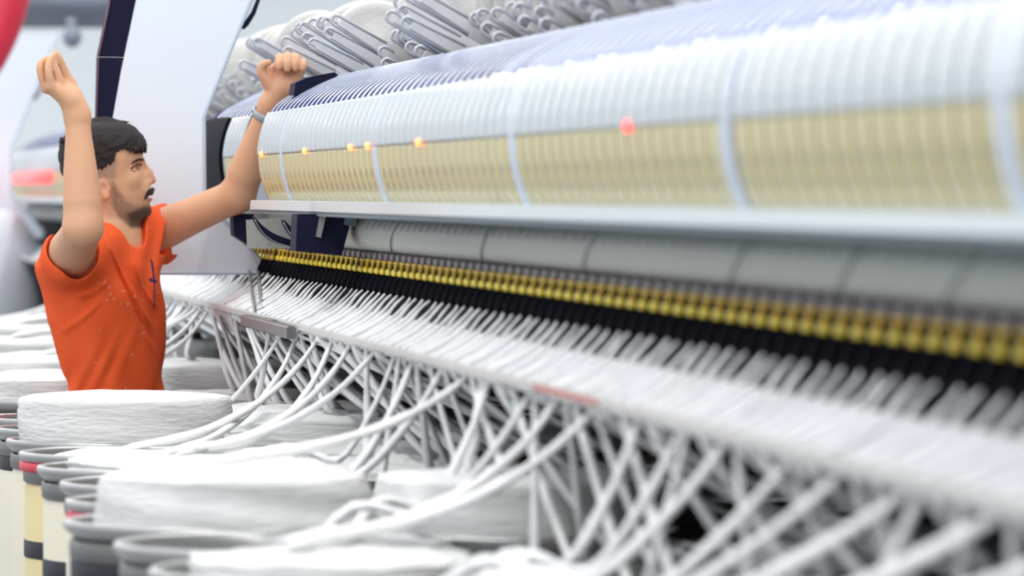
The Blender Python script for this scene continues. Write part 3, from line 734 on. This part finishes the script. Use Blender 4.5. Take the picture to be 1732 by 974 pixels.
# pelvis and legs, inside the trousers
G = SDF((W(200,0)[0]-.2, YM-.2, .02), (W(200,0)[0]+.22, YM+.2, W(0,690)[2]+.03), .008)
hipz = W(0,700)[2]; hx = W(200,0)[0]
def legs(Q, o):
    Q.ell((hx,YM,hipz-.05), (.12+o,.145+o,.13), .03)
    for sgn in (-1,1):
        bx_ = hx+sgn*.09*Lv[0]; by = YM+sgn*.09*Lv[1]
        Q.chain([(bx_,by,hipz-.08),(bx_+.01,by,.52),(bx_-.005,by,.10)], [.078+o,.056+o,.042+o], .02)
legs(G, 0); V2, F2 = G.mesh()
man = empty('worker', 'man in an orange t-shirt reaching both hands up to the machine, seen in profile', 'person', (hx, YM, 0))
def mm(name, V, Fq, m, tint=None, parent=man):
    off = np.array([hx, YM, 0]); me = bpy.data.meshes.new(name); V = V-off
    me.vertices.add(len(V)); me.vertices.foreach_set('co', V.astype(np.float32).ravel())
    me.loops.add(len(Fq)*4); me.loops.foreach_set('vertex_index', Fq.astype(np.int32).ravel())
    me.polygons.add(len(Fq)); me.polygons.foreach_set('loop_start', np.arange(0, len(Fq)*4, 4, dtype=np.int32))
    me.update(calc_edges=True); me.validate(); me.materials.append(m); me.polygons.foreach_set('use_smooth', [True]*len(me.polygons))
    if tint is not None:
        a = me.attributes.new('tint', 'FLOAT_COLOR', 'POINT'); c = np.ones((len(V),4), np.float32); c[:,:3] = tint; a.data.foreach_set('color', c.ravel())
    o = bpy.data.objects.new(name, me); COL.objects.link(o); o.parent = parent; return o
def relax(V, Fq, it=2, lam=.5):
    for _ in range(it):
        acc = np.zeros_like(V); cnt = np.zeros(len(V))
        for a, b in ((0,1),(1,2),(2,3),(3,0)):
            np.add.at(acc, Fq[:,a], V[Fq[:,b]]); np.add.at(acc, Fq[:,b], V[Fq[:,a]]); np.add.at(cnt, Fq[:,a], 1); np.add.at(cnt, Fq[:,b], 1)
        V = V+lam*(acc/np.maximum(cnt,1)[:,None]-V)
    return V
V = relax(V.astype(float), Fq, 2, .5)
def pix(V):      # world -> photograph coordinates, used to lay out the beard and shirt colours
    r = V-np.array([0,0,H]); fw = r@np.array([ss*cp,cs*cp,-sp]); x = r@np.array([cs,-ss,0]); z = r@np.array([ss*sp,cs*sp,cp])
    return CX+F*x/fw, CY-F*z/fw
# colours of the skin as object features: beard shadow, shaved temple, lips (laid out on the head by height and distance from the profile)
hd = (V[:,2] > W(0,392)[2])&(V[:,0] > W(100,0)[0])&(V[:,0] < W(275,0)[0])&(np.abs(V[:,1]-YH) < .1)
U_ = (V[:,0]-W(0,300)[0])*703; Z_ = 300-(V[:,2]-W(0,300)[2])*703      # head-plane units
tint = np.tile(np.array([.68,.37,.22]), (len(V),1))
def blend(mask, col):
    mask = np.clip(mask, 0, 1)[:,None]; tint[:] = tint*(1-mask)+np.array(col)*mask
def sstep(x, a, b): t = np.clip((x-a)/(b-a), 0, 1); return t*t*(3-2*t)
rs = np.random.RandomState(3).uniform(.75,1.1, len(V))
# beard: below a line from the sideburn (190,300) via (215,335) to the chin
line = np.interp(U_, [165,186,196,210,226,238,250,262], [292,300,318,336,346,346,343,343])
jaw = np.interp(U_, [165,190,200,219,240,260], [345,352,368,384,384,380])
bm = sstep(Z_, line-8, line+10)*(1-sstep(Z_, jaw-3, jaw+6))*hd*sstep(U_, 182, 192)
blend(bm*.62*rs, (.085,.055,.045))
dm = sstep(Z_, np.interp(U_,[210,228,244,262],[356,352,345,342]), np.interp(U_,[210,228,244,262],[366,360,352,350]))*(1-sstep(Z_, jaw-3, jaw+5))*hd*sstep(U_, 205, 222)
blend(dm*.85*rs, (.035,.022,.02))
fade = hd*(1-sstep(Z_, 298, 308))*sstep(Z_, 262, 272)*(1-sstep(U_, 188, 200))
blend(fade*.55, (.20,.17,.14))
blend(hd*(1-sstep(np.abs(Z_-333), 5, 7.5))*sstep(U_, 240, 246)*.5, (.42,.14,.11))
blend(hd*np.exp(-(((U_-178)/14)**2+((Z_-320)/20)**2))*(V[:,1] < YH-.07)*.35, (.74,.27,.19))
blend(hd*sstep(U_,248,258)*(1-sstep(np.abs(Z_-303),6,12))*.3, (.72,.30,.22))
# warm knuckles and palm
pl_ = np.exp(-((V-W(478,135,-.14))**2).sum(1)/.055**2); blend(pl_*.4, (.70,.33,.22))
V2 = V2.astype(float); nb = len(V)
body = mm('body', np.concatenate([V, V2]), np.concatenate([Fq, F2+nb]), M['skin'], np.concatenate([tint, np.tile([.68,.37,.22], (len(V2),1))]))
# shirt
T = SDF((W(48,0)[0],YM-.30,W(0,735)[2]), (W(312,0)[0],YM+.30,W(0,340)[2]), .003)
sl, g = T.sub(T.lo, T.lo+T.h*T.n); d, mn = slices(torso_tab(.004), g[0], g[1], g[2], Lv, Fv, 2.35)
T.v[sl] = np.minimum(.05, d*mn)
sd = RS-W(170,430,-.05); sd /= np.linalg.norm(sd)
T.cap(W(160,430,-.07), W(117,436,-.185), .085, .073, .03)
T.cap(W(215,410,.06), W(272,393,.155), .088, .070, .03)
T.cap(W(268,400,.15), W(281,430,.150), .04, .020, .02)
px_ = (g[0]-W(0,450)[0])*703; pz_ = 450-(g[2]-W(0,450)[2])*703; yy = g[1]-YM
fold = (.0045*np.sin((px_*.55-pz_*.34)*.14+1.2*np.sin(pz_*.022)+yy*9)*np.clip((pz_-430)/60,0,1)
      +.0035*np.sin((px_*.75+pz_*.42)*.115+yy*14+np.sin(px_*.05))*np.clip((560-pz_)/120,0,1)
      +.0020*np.sin(px_*.16+.05*pz_+np.sin(pz_*.03+px_*.04)*2.0)*np.clip((pz_-540)/80,0,1))
# deep drape folds swinging from the near armhole and from the far shoulder to the belly
def drape(x0,z0,x1,z1,sag,wid,amp):
    t = np.clip((px_-x0)/(x1-x0), 0, 1); zc = z0+(z1-z0)*t+sag*4*t*(1-t)
    return amp*np.exp(-((pz_-zc)/wid)**2)*np.clip((px_-x0)/12,0,1)*np.clip((x1-px_)/12,0,1)*(yy<.06)
fold = fold+drape(172,402,262,560,10,7,.006)+drape(215,420,266,520,18,6,.006)+drape(205,400,262,600,30,7,.005)+drape(120,500,180,470,8,6,.004)+drape(95,560,170,500,6,7,.004)-drape(180,420,262,585,14,6,.005)
T.v += -1.15*fold.astype(np.float32)
# openings: near armhole, far sleeve end, neckline, hem
T.comb(sl, (g[2]-0-(W(0,0)[2]))*0+((g[2]*0)+np.sqrt((g[0]-W(121,428)[0])**2*1.0+(g[2]-W(0,428)[2])**2*.62)-.047+np.clip(g[1]-(YM-.185),-.0,1)*8).astype(np.float32), .006, 's')
T.cap(RS, RE, .062, .064, .006, 's')
ld = LE-LS; ld /= np.linalg.norm(ld)
dd_ = (g[0]-W(281,0)[0]); T.comb(sl, (-(dd_+ (g[2]-W(0,400)[2])*.12)).astype(np.float32), .004, 'u') if False else None
T.v[sl] = np.maximum(T.v[sl], (np.where(g[2] > W(0,432)[2], dd_+.006+(W(0,400)[2]-g[2])*.24, -1)).astype(np.float32))
T.cap(W(268,400,.13), W(281,432,.13), .030, .014, .012); T.cap(W(279,400,.115), W(280,438,.12), .013, .011, .015)
T.cap(W(196,391,-.04), W(184,330,.0), .074, .100, .006, 's')
hem = W(0,712)[2]; T.v[sl] = np.maximum(T.v[sl], hem-g[2])
Vs, Fs = T.mesh(); Vs = relax(Vs.astype(float), Fs, 2, .5)
tt = np.tile(np.array([.86,.115,.032]), (len(Vs),1)); sx_, sy_ = pix(Vs); front = Vs[:,1] < YM+.03
def seg(x0,y0,x1,y1,wd):
    t = np.clip(((sx_-x0)*(x1-x0)+(sy_-y0)*(y1-y0))/((x1-x0)**2+(y1-y0)**2), 0, 1)
    return (np.hypot(sx_-x0-t*(x1-x0), sy_-y0-t*(y1-y0)) < wd)&front
for q in ((257,444,259,458,1.8),(259,458,261,478,1.6),(254,473,263,476,2.4),(261,478,261,520,.9),(255,440,257,446,1.4)): tt[seg(*q)] = (.04,.03,.10)
lr = np.random.RandomState(5)
for _ in range(26):
    x, y = lr.normal(215,30), lr.normal(520,60); tt[seg(x,y,x+lr.uniform(-5,5),y+lr.uniform(-4,4),.8)] = (.88,.34,.25)
mm('t_shirt', Vs, Fs, M['shirt'], tt)
# hair
Hh = SDF((W(92,0)[0],YM-.13,W(0,318)[2]), (W(258,0)[0],YM+.13,W(0,192)[2]), .0025)
sl, g = Hh.sub(Hh.lo, Hh.lo+Hh.h*Hh.n)
ux = (g[0]-W(0,300)[0])*703; uz = 300-(g[2]-W(0,300)[2])*703; uy = g[1]-YH
vol = .0035+.0065*np.clip((275-uz)/40,0,1)+.004*np.clip((ux-195)/30,0,1)
tx = .0012*np.sin(uz*.28-ux*.10+uy*190+2.5*np.sin(ux*.06))+.0008*np.sin(uz*.5+uy*330+ux*.12)
d = head_d(g, 0)-vol-tx
hl_ = np.interp(ux, [95,112,168,186,191,195,204,215,228,238,250], [296,296,286,277,268,258,250,254,257,256,252])+2.2*np.sin(ux*.9)+1.5*np.sin(ux*.37+uy*150)+3.5*np.clip((ux-215)/15,0,1)*np.sin(ux*.75+uy*90)
d = np.maximum(d, (uz-hl_)/703*.8)
Hh.v[sl] = np.minimum(d, .05).astype(np.float32)
rl_ = np.random.RandomState(9)
for _ in range(46):    # tufts combed forward over the brow and crown
    x = rl_.uniform(186,238); yv = rl_.uniform(-.055,.05); z0 = np.interp(x,[170,205,226,236],[214,221,236,245])
    a = W(x-12, z0-2, 0); b = W(x+rl_.uniform(2,7), z0+rl_.uniform(5,14), 0); a[1] = YH+yv*.8; b[1] = YH+yv
    Hh.cap(a, b, .0055, .0018, .003)
for (x0,y0,x1,y1,yv) in ((226,240,240,258,-.03),(232,238,243,253,-.015),(218,240,229,260,-.045),(208,238,218,256,-.055),(228,226,246,238,-.01),(103,238,101,232,-.04)):
    a = W(x0,y0); b = W(x1,y1); a[1] = YH+yv; b[1] = YH+yv; Hh.cap(a, b, .008, .002, .003)
Vh, Fh = Hh.mesh(); mm('hair', Vh.astype(float), Fh, M['hair'])
# eyebrow, moustache, eyes
Q = SDF((W(205,0)[0],YM-.085,W(0,352)[2]), (W(272,0)[0],YM+.06,W(0,255)[2]), .0014)
def bead(P, R): Q.chain([W(a,b,c) for a,b,c in P], R, .002)
Q.chain([surf(222,277.5), surf(227,273.5), surf(233,270.5), surf(238,269.5), surf(242,270.5)], [.0012,.0022,.0032,.0036,.0022], .002)
Vb, Fb = Q.mesh(); mm('eyebrow', Vb.astype(float), Fb, M['hair'])
Q = SDF((W(230,0)[0],YM-.07,W(0,352)[2]), (W(272,0)[0],YM+.06,W(0,310)[2]), .0014)
Q.chain([surf(243.5,338), surf(246,333), surf(250,327), surf(254,323), surf(257.5,321,0,-.05), W(258,321,.0), W(254,323,.018)], [.0018,.0040,.0055,.0058,.0055,.0050,.003], .002)
Q.chain([surf(247,332), surf(252,328,0,-.06), W(257,326,-.012), W(257,326,.006)], [.0030,.0042,.0044,.004], .002)
Vb, Fb = Q.mesh(); mm('moustache', Vb.astype(float), Fb, M['hair'])
def off3(p): return (p[0]-hx, p[1]-YM, p[2])
for sgn in (-1, 1):
    near = sgn < 0
    c = surf(231,283.5)+np.array([-.003,.0095,0]) if near else W(228,283.5,.028)
    e = MB().ell(off3(c), (.0115,.0115,.0105), 20, 12).build('eye', M['eyew'], man)
    c2 = c+np.array([.0102,-.0022 if near else .005,.0022]); MB().ell(off3(c2), (.0046,.0046,.0048), 14, 8).build('iris', M['iris'], e)
    if near:
        up_ = [surf(221.5,287,.0006), surf(226,281,.0012), surf(231,277.8,.0016), surf(236,277.5,.0014), surf(239,280,.0006)]
        MB().tube([off3(p) for p in catmull(up_, 5)], .0015, 8).build('upper_lash_line', M['hair'], e)
        lo_ = [surf(223,288,.0), surf(228,288.6,.0006), surf(233,288.4,.0008), surf(238,286,.0004)]
        ld_ = MB().tube([off3(p) for p in catmull(lo_, 5)], .0022, 8).build('lower_lid', M['lid'], e)
        fold_ = [surf(220,284,-.0005), surf(226,277.5,.0), surf(232,274.8,.0), surf(238,275.2,.0)]
        MB().tube([off3(p) for p in catmull(fold_, 5)], .0026, 8).build('upper_lid', M['lid'], e)
# bracelet
t = fb/np.linalg.norm(fb); c = LE+fb*.88; a = np.cross(t, (0,1,0)); a /= np.linalg.norm(a); b = np.cross(t, a)
P = [off3(c+a*.0325*math.cos(q)+b*.0325*math.sin(q)) for q in np.linspace(0, 2*PI, 29)]
MB().tube(P, .0095, 10, flat=.28, cap=False, up=tuple(t)).build('bracelet', M['band'], man)
TR = SDF((hx-.24, YM-.24, .05), (hx+.24, YM+.24, hipz+.04), .008); legs(TR, .012)
Vt, Ft = TR.mesh(); mm('trousers', Vt.astype(float), Ft, M['trouser'])
for sgn in (-1, 1):
    bx_ = sgn*.09*Lv[0]; by = sgn*.09*Lv[1]
    MB().ell((bx_+.055, by, .047), (.14,.05,.047), 20, 10).build('shoe', M['shoe'], man)
# thread between the raised hand and the machine
th = MB().tube(catmull([W(93,92,-.372), W(150,96,-.30), W(208,97,-.2), W(300,100,-.16), W(400,103,-.15), W(472,112,-.16)], 6), .0004, 6).build('yarn_thread', M['thread'])
tag(th, 'fine white yarn thread held between the raised fingers', 'thread')
